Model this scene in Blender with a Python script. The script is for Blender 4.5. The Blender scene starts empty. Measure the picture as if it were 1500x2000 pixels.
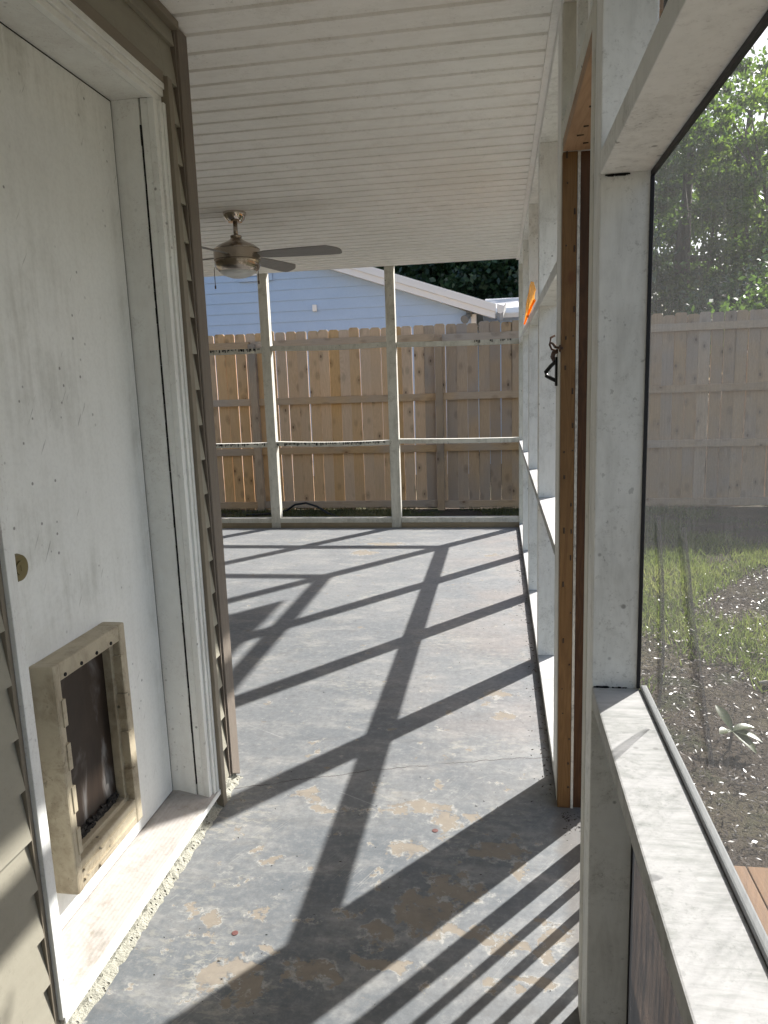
import bpy, bmesh, math, random
import numpy as np
from mathutils import Vector, Matrix
random.seed(7); rng = np.random.default_rng(7)
sc = bpy.context.scene
COL = sc.collection
R = math.radians

# ------------------------------------------------------------------ helpers
class MB:
    """collects shapes in world coordinates and links them as ONE mesh object"""
    def __init__(s): s.bm = bmesh.new()
    def box(s, x0, x1, y0, y1, z0, z1, bev=0.0, jit=0.0):
        b = bmesh.new()
        bmesh.ops.create_cube(b, size=1)
        for v in b.verts:
            v.co = Vector(((x0+x1)/2+v.co.x*(x1-x0), (y0+y1)/2+v.co.y*(y1-y0), (z0+z1)/2+v.co.z*(z1-z0)))
            if jit: v.co += Vector([random.uniform(-jit, jit) for _ in range(3)])
        if bev: bmesh.ops.bevel(b, geom=list(b.edges), offset=bev, segments=2, affect='EDGES', profile=0.6)
        s.add(b); return s
    def add(s, b):
        m = bpy.data.meshes.new('tmp'); b.to_mesh(m); b.free(); s.bm.from_mesh(m); bpy.data.meshes.remove(m)
    def faces(s, verts, faces):
        vs = [s.bm.verts.new(v) for v in verts]
        for f in faces:
            try: s.bm.faces.new([vs[i] for i in f])
            except ValueError: pass
        return s
    def prism(s, poly, axis, a, b, bev=0.0):
        """poly of 2D points extruded along axis from a to b"""
        def P(p, t):
            if axis == 0: return Vector((t, p[0], p[1]))
            if axis == 1: return Vector((p[0], t, p[1]))
            return Vector((p[0], p[1], t))
        bb = bmesh.new(); n = len(poly)
        v0 = [bb.verts.new(P(p, a)) for p in poly]; v1 = [bb.verts.new(P(p, b)) for p in poly]
        bb.faces.new(v0); bb.faces.new(list(reversed(v1)))
        for i in range(n): bb.faces.new([v0[i], v1[i], v1[(i+1) % n], v0[(i+1) % n]])
        bmesh.ops.recalc_face_normals(bb, faces=bb.faces)
        if bev: bmesh.ops.bevel(bb, geom=list(bb.edges), offset=bev, segments=1, affect='EDGES')
        s.add(bb); return s
    def lathe(s, prof, c, seg=40):
        bb = bmesh.new(); rings = []
        for r, z in prof:
            rings.append([bb.verts.new((c[0]+r*math.cos(2*math.pi*k/seg), c[1]+r*math.sin(2*math.pi*k/seg), c[2]+z)) for k in range(seg)])
        for a, b in zip(rings, rings[1:]):
            for k in range(seg): bb.faces.new([a[k], a[(k+1) % seg], b[(k+1) % seg], b[k]])
        bb.faces.new(rings[0]); bb.faces.new(list(reversed(rings[-1])))
        bmesh.ops.recalc_face_normals(bb, faces=bb.faces)
        s.add(bb); return s
    def tube(s, pts, r, seg=8):
        pts = [Vector(p) for p in pts]; n = len(pts); rings = []; bb = bmesh.new()
        up = Vector((0.13, 0.21, 0.97))
        for i, p in enumerate(pts):
            d = (pts[min(i+1, n-1)]-pts[max(i-1, 0)]).normalized()
            a = d.cross(up); a = a.normalized() if a.length > 1e-4 else d.orthogonal().normalized()
            b = d.cross(a).normalized(); rr = r[i] if isinstance(r, (list, tuple)) else r
            rings.append([bb.verts.new(p+a*rr*math.cos(2*math.pi*k/seg)+b*rr*math.sin(2*math.pi*k/seg)) for k in range(seg)])
        for a, b in zip(rings, rings[1:]):
            for k in range(seg): bb.faces.new([a[k], a[(k+1) % seg], b[(k+1) % seg], b[k]])
        bb.faces.new(rings[0]); bb.faces.new(list(reversed(rings[-1])))
        bmesh.ops.recalc_face_normals(bb, faces=bb.faces)
        s.add(bb); return s
    def build(s, name, mat, parent=None, base=None, smooth=False, label=None):
        me = bpy.data.meshes.new(name)
        o0 = Vector(base) if base is not None else (Vector(parent['_base']) if parent is not None else Vector((0, 0, 0)))
        bmesh.ops.translate(s.bm, verts=s.bm.verts, vec=-o0)
        s.bm.to_mesh(me); s.bm.free()
        me.materials.append(mat)
        if smooth:
            for p in me.polygons: p.use_smooth = True
        o = bpy.data.objects.new(name, me); COL.objects.link(o)
        if parent is not None:
            o.parent = parent; o['_base'] = parent['_base']
        else:
            o.location = o0; o['_base'] = tuple(o0)
        if label: o['label'] = label
        return o
def sub(mb, name, mat, part, **k): return mb.build(name, mat, part, **k)
def thing(name, base, label, cat, group=None):
    o = bpy.data.objects.new(name, None); COL.objects.link(o); o.empty_display_size = 0.1
    o.location = base; o['_base'] = tuple(base); o['label'] = label; o['category'] = cat
    if group: o['group'] = group
    return o
def tag(o, label, cat, group=None):
    o['label'] = label; o['category'] = cat
    if group: o['group'] = group
    return o
def struct(o): o['kind'] = 'structure'; return o
def auto_smooth(o, ang=35):
    me = o.data
    for p in me.polygons: p.use_smooth = True
    me.set_sharp_from_angle(angle=R(ang))
    return o

# ------------------------------------------------------------------ node helper
class NT:
    def __init__(s, name):
        s.mat = bpy.data.materials.new(name); s.mat.use_nodes = True
        s.t = s.mat.node_tree; s.t.nodes.clear(); s.out = s.n('ShaderNodeOutputMaterial')
        s.tc = s.n('ShaderNodeTexCoord'); s.obj = s.tc.outputs['Object']
    def n(s, k, **kw):
        x = s.t.nodes.new(k)
        for a, v in kw.items(): setattr(x, a, v)
        return x
    def put(s, sock, v):
        if isinstance(v, bpy.types.NodeSocket): s.t.links.new(v, sock)
        elif v is not None:
            if isinstance(v, (tuple, list)) and len(v) == 3 and sock.type == 'RGBA': v = (*v, 1)
            sock.default_value = v
    def m(s, op, a, b=None, c=None, clamp=False):
        x = s.n('ShaderNodeMath', operation=op, use_clamp=clamp); s.put(x.inputs[0], a)
        if b is not None: s.put(x.inputs[1], b)
        if c is not None: s.put(x.inputs[2], c)
        return x.outputs[0]
    def v(s, op, a, b=None):
        x = s.n('ShaderNodeVectorMath', operation=op); s.put(x.inputs[0], a)
        if b is not None: s.put(x.inputs[1], b)
        return x.outputs['Value'] if op in ('LENGTH', 'DISTANCE', 'DOT_PRODUCT') else x.outputs[0]
    def map(s, vec, scale=(1, 1, 1), loc=(0, 0, 0)):
        x = s.n('ShaderNodeMapping'); s.put(x.inputs['Vector'], vec); s.put(x.inputs['Scale'], scale); s.put(x.inputs['Location'], loc); return x.outputs[0]
    def noise(s, vec, scale=5, detail=4, rough=.55, dist=0.0, color=False):
        x = s.n('ShaderNodeTexNoise'); s.put(x.inputs['Vector'], vec); x.inputs['Scale'].default_value = scale
        x.inputs['Detail'].default_value = detail; x.inputs['Roughness'].default_value = rough; x.inputs['Distortion'].default_value = dist
        return x.outputs['Color'] if color else x.outputs['Fac']
    def vor(s, vec, scale=5, feature='F1', rand=1.0):
        x = s.n('ShaderNodeTexVoronoi', feature=feature); s.put(x.inputs['Vector'], vec); x.inputs['Scale'].default_value = scale
        x.inputs['Randomness'].default_value = rand
        return x.outputs['Distance']
    def step(s, f, a, b):  # smooth map a->0, b->1
        x = s.n('ShaderNodeMapRange', interpolation_type='SMOOTHSTEP'); s.put(x.inputs['Value'], f)
        x.inputs['From Min'].default_value = a; x.inputs['From Max'].default_value = b; return x.outputs[0]
    def mix(s, f, a, b, mode='MIX'):
        x = s.n('ShaderNodeMix', data_type='RGBA', blend_type=mode); s.put(x.inputs[0], f); s.put(x.inputs[6], a); s.put(x.inputs[7], b); return x.outputs[2]
    def ramp(s, f, *stops):
        x = s.n('ShaderNodeValToRGB'); s.put(x.inputs[0], f); e = x.color_ramp.elements
        while len(e) < len(stops): e.new(0.5)
        for q, (p, c) in zip(e, stops): q.position = p; q.color = (*c, 1)
        return x.outputs[0]
    def rnd(s): return s.n('ShaderNodeObjectInfo').outputs['Random']
    def rvec(s, k=37.0):  # object coordinates shifted per object
        r = s.rnd(); c = s.n('ShaderNodeCombineXYZ')
        s.put(c.inputs[0], s.m('MULTIPLY', r, k)); s.put(c.inputs[1], s.m('MULTIPLY', r, k*1.7)); s.put(c.inputs[2], s.m('MULTIPLY', r, k*2.3))
        return s.v('ADD', s.obj, c.outputs[0])
    def sep(s, v):
        x = s.n('ShaderNodeSeparateXYZ'); s.put(x.inputs[0], v); return x.outputs
    def bump(s, h, strength=.3, dist=.01):
        x = s.n('ShaderNodeBump'); s.put(x.inputs['Height'], h); x.inputs['Strength'].default_value = strength; x.inputs['Distance'].default_value = dist; return x.outputs[0]
    def pbr(s, col, rough=.6, metal=0.0, normal=None, spec=.4, **kw):
        p = s.n('ShaderNodeBsdfPrincipled'); s.put(p.inputs['Base Color'], col); s.put(p.inputs['Roughness'], rough); s.put(p.inputs['Metallic'], metal)
        p.inputs['Specular IOR Level'].default_value = spec
        if normal is not None: s.put(p.inputs['Normal'], normal)
        for k, v in kw.items(): s.put(p.inputs[k], v)
        return p.outputs[0]
    def done(s, sh): s.t.links.new(sh, s.out.inputs['Surface']); return s.mat

def paint(name, col, dirt=(.31, .305, .27), amount=.5, specks=.6, grain=(6, 6, 1.2), rough=.55, chip=None):
    """old brushed paint with grime, rain streaks, specks"""
    N = NT(name); P = N.rvec()
    big = N.noise(P, 2.3, 5, .6); fine = N.noise(P, 40, 3, .6)
    st = N.noise(N.map(P, grain), 5, 5, .65, .4)
    bl = N.noise(P, 9, 6, .7, .3)
    g = N.m('MULTIPLY', N.m('MAXIMUM', N.step(N.m('ADD', N.m('MULTIPLY', big, .6), N.m('MULTIPLY', st, .5)), .48, .80), N.m('MULTIPLY', N.step(bl, .48, .72), .75)), amount)
    c = N.mix(g, col, dirt)
    c = N.mix(N.m('MULTIPLY', N.step(fine, .3, .75), .10), c, tuple(x*.6 for x in col))
    sr = N.n('ShaderNodeVectorRotate', rotation_type='X_AXIS'); N.put(sr.inputs['Vector'], P); sr.inputs['Angle'].default_value = R(33)
    sf = N.m('MULTIPLY', N.step(N.noise(N.map(sr.outputs[0], (60, 70, 6)), 1.0, 3, .6), .66, .70), N.step(N.noise(P, 3.1, 3), .50, .60))
    c = N.mix(N.m('MULTIPLY', sf, .38), c, tuple(x*.45 for x in dirt))
    gr = N.noise(P, 120, 4, .8); c = N.mix(N.m('MULTIPLY', N.m('MULTIPLY', N.step(gr, .52, .68), N.step(bl, .40, .62)), .42), c, tuple(x*.8 for x in dirt))
    sp = N.vor(P, 26); gate = N.step(N.noise(P, 4.5, 2), .50, .62)
    spk = N.m('MULTIPLY', N.m('MULTIPLY', N.step(sp, .16, .07), gate), specks)
    c = N.mix(spk, c, (.05, .045, .035))
    if chip:
        ch = N.step(N.noise(P, 9, 6, .7), .69, .71); c = N.mix(ch, c, chip)
    h = N.m('ADD', N.m('MULTIPLY', st, .5), N.m('MULTIPLY', fine, .35))
    return N.done(N.pbr(c, rough, normal=N.bump(h, .25, .004)))

def grime_spots(name, col, dirt, spots, base_amount):
    N = NT(name); P = N.obj
    n1 = N.noise(P, 6, 7, .72); n2 = N.noise(N.map(P, (30, 30, 2.2)), 1.2, 4, .65); g = None
    for (sy, sz, ry, rz, k) in spots:
        d = N.v('LENGTH', N.v('MULTIPLY', N.v('SUBTRACT', P, (0, sy, sz)), (0, 1/ry, 1/rz)))
        q = N.m('MULTIPLY', N.step(d, 1.25, .1), k); g = q if g is None else N.m('MAXIMUM', g, q)
    soft = N.m('MULTIPLY', N.step(N.m('ADD', N.m('MULTIPLY', n1, .6), N.m('MULTIPLY', n2, .4)), .42, .68), N.m('ADD', g, base_amount), clamp=True)
    c = N.mix(soft, col, dirt)
    sr = N.n('ShaderNodeVectorRotate', rotation_type='X_AXIS'); N.put(sr.inputs['Vector'], P); sr.inputs['Angle'].default_value = R(33)
    sf = N.m('MULTIPLY', N.step(N.noise(N.map(sr.outputs[0], (60, 80, 7)), 1.0, 3, .6), .67, .71), N.step(N.noise(P, 3.1, 3), .50, .60))
    c = N.mix(N.m('MULTIPLY', sf, .5), c, tuple(x*.4 for x in dirt))
    sp = N.m('MULTIPLY', N.step(N.vor(P, 24), .13, .06), N.step(N.noise(P, 3.0, 2), .50, .62)); c = N.mix(N.m('MULTIPLY', sp, .7), c, (.05, .045, .035))
    fine = N.noise(P, 90, 3, .6); c = N.mix(N.m('MULTIPLY', N.step(fine, .4, .7), .08), c, (.3, .3, .28))
    return N.done(N.pbr(c, .42, normal=N.bump(N.m('ADD', N.m('MULTIPLY', n2, .5), N.m('MULTIPLY', fine, .2)), .2, .003)))

def wood(name, a, b, dark, axis=2, scale=1.0, rough=.75, vary=.35, knots=True, grey=None, gmax=.7):
    N = NT(name); P = N.rvec()
    s = [7, 7, 7]; s[axis] = .55
    Q = N.map(P, tuple(x*scale for x in s))
    w = N.noise(Q, 2.2, 3, .5, 1.2); rings = N.m('FRACT', N.m('MULTIPLY', w, 9))
    rings = N.m('ABSOLUTE', N.m('SUBTRACT', rings, .5)); rings = N.m('MULTIPLY', rings, 2)
    fib = N.noise(N.map(P, tuple(x*12 for x in s)), 2.0, 4, .65)
    c = N.mix(N.m('ADD', N.m('MULTIPLY', rings, .55), N.m('MULTIPLY', fib, .45)), a, b)
    if grey:
        c = N.mix(N.m('MULTIPLY', N.step(N.noise(P, 1.1, 3), .35, .7), gmax), c, grey)
    if knots:
        ks = [7.5, 7.5, 7.5]; ks[axis] = 4.2
        k = N.vor(N.map(P, tuple(ks)), 1.0, rand=1.0)
        c = N.mix(N.m('MULTIPLY', N.step(k, .12, .05), .85), c, dark)
        c = N.mix(N.m('MULTIPLY', N.step(k, .34, .16), .28), c, dark)
    r = N.rnd(); hv = N.n('ShaderNodeHueSaturation'); N.put(hv.inputs['Color'], c)
    N.put(hv.inputs['Value'], N.m('ADD', N.m('MULTIPLY', r, vary), 1-vary/2))
    N.put(hv.inputs['Saturation'], N.m('ADD', N.m('MULTIPLY', N.m('FRACT', N.m('MULTIPLY', r, 7.3)), .35), .8))
    return N.done(N.pbr(hv.outputs[0], rough, normal=N.bump(fib, .3, .003), spec=.25))

def plain(name, col, rough=.6, metal=0.0, var=.15, scale=8, spec=.4, bump=0.1):
    N = NT(name); f = N.noise(N.rvec(), scale, 5, .6)
    c = N.mix(N.m('MULTIPLY', f, var*2), col, tuple(x*.55 for x in col))
    return N.done(N.pbr(c, rough, metal, normal=N.bump(f, bump, .003), spec=spec))

# ------------------------------------------------------------------ materials
WHITE = paint('white_paint', (.86, .865, .84), amount=.50)
KHAKI = paint('dingy_white_paint', (.63, .61, .54), dirt=(.20, .175, .125), amount=.6, specks=.7, chip=(.22, .16, .10))
WHITE_S = paint('white_sill_paint', (.53, .525, .51), dirt=(.22, .235, .21), amount=.95, specks=.35, grain=(2.6, 16, 6), rough=.7, chip=(.30, .27, .235))
WHITE_D = paint('weathered_white_paint', (.70, .69, .62), amount=.55, specks=.8, chip=(.24, .19, .13))
DOORW_ARGS = ((.82, .825, .795), (.40, .395, .34))
TRIMW = paint('casing_paint', (.82, .83, .80), dirt=(.45, .40, .36), amount=.35, specks=.6, grain=(3, 3, .6), rough=.45)
CEIL = paint('ceiling_vinyl', (.87, .85, .81), dirt=(.58, .55, .48), amount=.40, specks=.12, grain=(1, 6, 6), rough=.5)
SIDING = paint('khaki_vinyl', (.305, .285, .225), dirt=(.23, .21, .165), amount=.45, specks=.15, grain=(8, .7, 8), rough=.5)
TAN_TRIM = plain('taupe_vinyl', (.235, .20, .15), .5, var=.2)
BROWN_TRIM = wood('brown_corner_vinyl', (.205, .165, .125), (.155, .122, .092), (.08, .07, .05), 2, 1.6, .6, .05, knots=False)
DARK = plain('dark_gap', (.012, .012, .012), .9, var=.1)
RAW = wood('raw_pine', (.205, .115, .045), (.12, .062, .024), (.12, .05, .02), 2, 1.1, .6, .08)
RAWD = wood('darker_pine', (.10, .045, .018), (.038, .018, .009), (.04, .02, .01), 2, 1.0, .6, .05)  # much darker brown than the jamb board's pine
RAWX = wood('raw_pine_header', (.42, .255, .13), (.30, .17, .078), (.12, .05, .02), 1, .8, .65, .05)
NAIL = plain('rusty_nail', (.045, .03, .02), .7, var=.3)
RUST = plain('rusty_iron', (.11, .065, .045), .75, .3, var=.4, scale=40)
BLACK = plain('black_iron', (.012, .012, .013), .45, .2, var=.2)
SPLINE = plain('black_spline', (.010, .010, .014), .5, var=.1)
GREYSTRIP = plain('grey_strip', (.24, .25, .245), .7, var=.3, scale=20)
NICKEL = plain('brushed_nickel', (.46, .40, .34), .24, 1.0, var=.12, scale=3)
CHROME = plain('polished_nickel', (.62, .55, .49), .10, 1.0, var=.05)
BLADE = wood('fan_blade', (.27, .26, .25), (.21, .20, .195), (.06, .05, .05), 0, .6, .5, .03, knots=False)
N = NT('frosted_glass'); GLASS = N.done(N.pbr((.78, .78, .76), .35, spec=.5, **{'Transmission Weight': .25}))
BRASS = plain('tarnished_brass', (.25, .21, .12), .4, .9, var=.3, scale=30)
BEIGE = paint('beige_plastic', (.45, .39, .28), dirt=(.14, .10, .055), amount=.85, specks=.9, grain=(4, 4, 2.5), rough=.5)
BLUE = paint('blue_siding_paint', (.42, .55, .73), dirt=(.35, .47, .64), amount=.3, specks=0, grain=(1, 1, 1), rough=.55)
FASCIA = plain('white_fascia', (.82, .82, .80), .5, var=.06)
ROOFW = plain('white_roof', (.74, .71, .68), .6, var=.15, scale=2)
FENCE = wood('cedar_picket', (.74, .48, .26), (.58, .355, .18), (.15, .08, .04), 2, 1.0, .8, .22, grey=(.56, .41, .28), gmax=.5)
FENCEG = wood('weathered_picket', (.60, .415, .255), (.46, .31, .19), (.12, .075, .05), 2, 1.0, .8, .24, grey=(.41, .335, .28), gmax=.85)
RAILW = wood('fence_rail', (.62, .43, .26), (.48, .32, .19), (.15, .08, .04), 0, 1.0, .8, .2, grey=(.44, .37, .31), gmax=.7)
POSTW = wood('fence_post', (.50, .35, .22), (.38, .255, .15), (.12, .07, .04), 2, .8, .8, .15, grey=(.27, .22, .17), gmax=.8)
STEPW = wood('brown_step', (.30, .185, .11), (.21, .13, .075), (.12, .06, .03), 1, .6, .8, .05)
HOSE = plain('black_hose', (.015, .015, .017), .4)
BARK = wood('bark', (.16, .125, .095), (.07, .055, .045), (.03, .025, .02), 2, .8, .9, .2, knots=False)

def leaf_mat(name, c1, c2, c3, trans=.45, gloss=.35, tm=(1.6, 1.8, .7)):
    N = NT(name)
    P = N.n('ShaderNodeNewGeometry'); isl = P.outputs['Random Per Island']
    f = N.step(N.noise(N.obj, .9, 3, .6), .38, .62)
    c = N.ramp(N.m('ADD', N.m('MULTIPLY', isl, .55), N.m('MULTIPLY', f, .45)), (0.05, tuple(q*.8 for q in c1)), (.5, c2), (.95, c3))
    b = N.pbr(c, .30, spec=gloss)
    t = N.n('ShaderNodeBsdfTranslucent'); N.put(t.inputs[0], N.mix(1.0, c, tm, 'MULTIPLY'))
    mx = N.n('ShaderNodeMixShader'); mx.inputs[0].default_value = trans
    N.t.links.new(b, mx.inputs[1]); N.t.links.new(t.outputs[0], mx.inputs[2])
    return N.done(mx.outputs[0])
LEAF_B = leaf_mat('bright_leaves', (.045, .075, .018), (.075, .12, .028), (.12, .16, .05), .6, .9, (2.7, 2.8, 1.3))
LEAF_M = leaf_mat('mid_leaves', (.035, .06, .018), (.055, .09, .025), (.09, .13, .04), .55, .9, (2.4, 2.6, 1.5))
LEAF_D = leaf_mat('dark_leaves', (.024, .045, .022), (.038, .068, .032), (.06, .10, .045), .3, .6, (2.2, 2.4, 1.6))
GRASSM = leaf_mat('grass_blades', (.085, .11, .04), (.13, .16, .065), (.22, .22, .13), .45, .4, (2.0, 2.1, 1.2))
GRASSD = leaf_mat('dry_grass', (.13, .115, .065), (.10, .11, .05), (.24, .20, .12), .3, .3)
LITTER = leaf_mat('dry_leaf', (.08, .055, .035), (.16, .125, .09), (.30, .275, .245), .1, .5)
MULCH = leaf_mat('bark_chip', (.025, .018, .013), (.055, .041, .031), (.12, .095, .075), .0, .25)
PLANTL = leaf_mat('broad_leaf', (.06, .085, .025), (.09, .115, .035), (.17, .20, .14), .25, .5)

# screen mesh: fine woven cloth, dusty
def screen_mat(name, op0, op1, tr=(.20, .20, .198)):
    N = NT(name); P = N.obj
    st = N.noise(N.map(P, (14, 14, 1.0)), 5, 5, .7); big = N.noise(P, 3.0, 3, .6); fine = N.noise(N.map(P, (300, 300, 300)), 1, 2, .7)
    op = N.m('ADD', N.m('MULTIPLY', N.step(st, .35, .75), op1-op0), op0)
    op = N.m('ADD', op, N.m('MULTIPLY', N.m('SUBTRACT', big, .5), .22))
    op = N.m('ADD', op, N.m('MULTIPLY', N.m('SUBTRACT', fine, .5), .30), clamp=True)
    d = N.n('ShaderNodeBsdfDiffuse'); d.inputs[0].default_value = (.075, .073, .073, 1)
    t = N.n('ShaderNodeBsdfTranslucent'); t.inputs[0].default_value = (*tr, 1)
    a = N.n('ShaderNodeMixShader'); a.inputs[0].default_value = .5
    N.t.links.new(d.outputs[0], a.inputs[1]); N.t.links.new(t.outputs[0], a.inputs[2])
    tp = N.n('ShaderNodeBsdfTransparent'); mx = N.n('ShaderNodeMixShader'); N.put(mx.inputs[0], op)
    N.t.links.new(tp.outputs[0], mx.inputs[1]); N.t.links.new(a.outputs[0], mx.inputs[2])
    return N.done(mx.outputs[0])
SCREEN = screen_mat('window_screen', .30, .43)
FOLD = screen_mat('screen_fold', .34, .66, (.02, .02, .025))
LOWER = screen_mat('lower_screen_cloth', .90, 1.0, (.045, .048, .052))

# orange translucent plastic
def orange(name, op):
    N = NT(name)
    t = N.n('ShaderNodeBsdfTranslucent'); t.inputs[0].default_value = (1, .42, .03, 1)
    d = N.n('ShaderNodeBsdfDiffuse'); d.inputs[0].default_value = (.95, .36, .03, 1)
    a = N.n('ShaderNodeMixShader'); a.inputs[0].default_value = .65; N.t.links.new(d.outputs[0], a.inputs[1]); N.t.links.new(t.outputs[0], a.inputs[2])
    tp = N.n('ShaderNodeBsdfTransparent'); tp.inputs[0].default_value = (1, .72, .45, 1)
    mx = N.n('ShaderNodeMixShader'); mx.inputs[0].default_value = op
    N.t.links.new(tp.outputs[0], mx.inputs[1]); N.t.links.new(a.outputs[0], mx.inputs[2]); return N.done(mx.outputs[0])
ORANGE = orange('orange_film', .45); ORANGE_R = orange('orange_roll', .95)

# pet-door flap
N = NT('smoky_flap'); P = N.obj
f = N.noise(N.map(P, (5, 5, 2.2)), 1.6, 5, .6, .6); f2 = N.noise(N.map(P, (60, 60, 6)), 1, 3)
zz = N.sep(P)[2]
c = N.ramp(f, (.25, (.010, .007, .005)), (.55, (.034, .022, .015)), (.85, (.12, .11, .105)))
refl_haze = N.m('MULTIPLY', N.step(N.m('ADD', f, N.m('MULTIPLY', N.m('SUBTRACT', .55, zz), .45)), .56, .76), .7)
c = N.mix(refl_haze, c, (.26, .26, .255))  # cloudy smear with reflections painted into the flap colour, stronger lower down
dirt = N.m('MULTIPLY', N.step(zz, .345, .295), N.step(N.noise(P, 55, 3), .42, .55)); c = N.mix(dirt, c, (.012, .011, .010))
FLAP = N.done(N.pbr(c, .5, normal=N.bump(f2, .15, .002), spec=.2))

# threshold tread (ribbed metal), rough concrete
N = NT('ribbed_threshold'); P = N.obj; x = N.sep(P)[0]
rib = N.m('SINE', N.m('MULTIPLY', x, 2*math.pi/.011))
d = N.noise(N.map(P, (4, 2.4, 3)), 3.4, 7, .75)
c = N.mix(N.step(d, .48, .80), (.40, .37, .345), (.21, .195, .16)); c = N.mix(N.m('MULTIPLY', N.step(N.noise(P, 60, 3), .5, .7), .25), c, (.25, .2, .14))
THRESH = N.done(N.pbr(c, .5, normal=N.bump(rib, .10, .002)))
N = NT('rough_concrete'); P = N.obj; f = N.noise(P, 45, 6, .7); v_ = N.vor(P, 60)
c = N.mix(f, (.30, .29, .23), (.50, .49, .42)); c = N.mix(N.m('MULTIPLY', N.step(v_, .22, .1), .6), c, (.06, .055, .045))
CONC = N.done(N.pbr(c, .9, normal=N.bump(N.m('SUBTRACT', f, N.m('MULTIPLY', N.step(v_, .3, .1), .6)), .9, .02)))

# porch floor: worn grey paint over beige concrete
N = NT('worn_grey_floor_paint'); P = N.obj
w1 = N.noise(P, 7, 5, .62, color=True); w2 = N.noise(P, 19, 7, .70)
PW = N.v('ADD', P, N.v('MULTIPLY', N.v('SUBTRACT', w1, (.5, .5, .5)), (.22, .22, 0)))
blobs = [(-.71, 2.345, .05, .045), (-.66, 2.295, .045, .03), (-.60, 2.255, .06, .03), (-.27, 2.30, .12, .05), (-.186, 2.22, .045, .06), (-.09, 2.262, .05, .028),
 (-.37, 2.26, .07, .018), (-.31, 2.07, .085, .05), (-.773, 2.031, .022, .015), (-.706, 1.98, .03, .017), (-.80, 1.69, .04, .035), (-.68, 1.53, .07, .055),
 (-.63, 1.47, .05, .05), (-.47, 1.545, .085, .05), (-.60, 1.60, .05, .014), (-.22, 1.80, .10, .085), (-.12, 1.89, .085, .07), (-.03, 2.08, .13, .055), (-.33, 1.70, .06, .03),
 (-.10, 1.74, .10, .03), (.068, 2.00, .035, .06), (.011, 1.70, .075, .04), (.12, 1.75, .05, .05), (.116, 1.68, .05, .03), (.072, 1.583, .06, .02), (-.28, 1.62, .10, .03),
 (-1.18, 6.12, .14, .11), (-1.03, 6.47, .20, .08), (-.05, 6.07, .08, .06), (.0, 3.25, .09, .05), (.03, 3.05, .06, .04)]
md = None
for cx, cy, rx, ry in blobs:
    d = N.v('LENGTH', N.v('MULTIPLY', N.v('SUBTRACT', PW, (cx, cy, 0)), (1.18/rx, 1.18/ry, 0)))
    md = d if md is None else N.m('MINIMUM', md, d)
md = N.m('ADD', md, N.m('MULTIPLY', N.m('SUBTRACT', w2, .5), 1.5))
# small random chips as well, thinning out with distance from the doorway
yy = N.sep(P)[1]; xx = N.sep(P)[0]
ch = N.m('ADD', N.noise(P, 10, 7, .68), N.m('MULTIPLY', N.step(yy, 4.5, 1.4), .035))
hole = N.noise(P, 24, 6, .72)
core = N.m('MULTIPLY', N.step(md, 1.02, .93), N.step(N.m('ADD', hole, N.m('MULTIPLY', N.step(md, .9, .2), .10)), .44, .50))
patch = N.m('MAXIMUM', core, N.step(ch, .645, .66))
rim = N.m('MULTIPLY', N.m('MAXIMUM', N.m('MULTIPLY', N.step(md, 1.32, 1.02), N.m('SUBTRACT', 1.0, core)), N.m('MULTIPLY', N.step(ch, .62, .645), N.step(ch, .67, .655))), N.step(N.noise(P, 17, 6, .7), .45, .60))
big = N.noise(P, 1.1, 5, .6); mid = N.noise(N.map(P, (1.0, 2.2, 1)), 3.6, 6, .68); fine = N.noise(P, 60, 4, .7)
c = N.mix(N.step(big, .30, .70), (.108, .123, .136), (.184, .192, .197))
c = N.mix(N.m('MULTIPLY', N.step(yy, 1.6, 5.5), .35), c, (.27, .27, .268))  # lighter towards the far end: grazing-view sheen painted into the floor colour
c = N.mix(N.m('MULTIPLY', N.step(mid, .46, .72), .6), c, (.325, .317, .297))
# wide scuffed, yellowish worn zones
scz = N.m('MULTIPLY', N.step(N.noise(P, 1.7, 3, .6), .50, .66), N.step(N.noise(N.map(P, (4, 9, 1)), 5, 6, .75), .50, .60))
c = N.mix(N.m('MULTIPLY', scz, .55), c, (.38, .36, .30))
# reddish dirt by the right wall
red = N.m('MULTIPLY', N.m('MULTIPLY', N.step(xx, -.75, .1), N.step(yy, 2.2, 3.2)), N.step(N.noise(P, 1.6, 5, .65), .38, .62))
c = N.mix(N.m('MULTIPLY', red, .45), c, (.25, .205, .18))
# scratches
sa = N.n('ShaderNodeVectorRotate', rotation_type='Z_AXIS'); N.put(sa.inputs['Vector'], P); sa.inputs['Angle'].default_value = R(28)
s1 = N.noise(N.map(sa.outputs[0], (3, 130, 1)), 1.0, 2, .5)
scr = N.m('MULTIPLY', N.step(s1, .66, .70), N.step(N.noise(P, 2.4, 3), .50, .62)); c = N.mix(N.m('MULTIPLY', scr, .5), c, (.43, .42, .40))
sb = N.n('ShaderNodeVectorRotate', rotation_type='Z_AXIS'); N.put(sb.inputs['Vector'], P); sb.inputs['Angle'].default_value = R(-62)
s2 = N.noise(N.map(sb.outputs[0], (5, 240, 1)), 1.0, 3, .6)
scr2 = N.m('MULTIPLY', N.step(s2, .56, .68), N.m('MULTIPLY', N.step(N.noise(P, 2.9, 4, .65), .47, .60), N.step(yy, 3.2, 2.0))); c = N.mix(N.m('MULTIPLY', scr2, .45), c, (.36, .35, .33))
wh = N.m('MULTIPLY', N.step(N.noise(N.map(P, (1, 1.5, 1)), 15, 8, .75), .56, .66), N.step(N.noise(P, 1.5, 4, .65), .42, .60)); c = N.mix(N.m('MULTIPLY', wh, .55), c, (.37, .36, .335))
mo = N.noise(P, 34, 8, .8)
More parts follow.
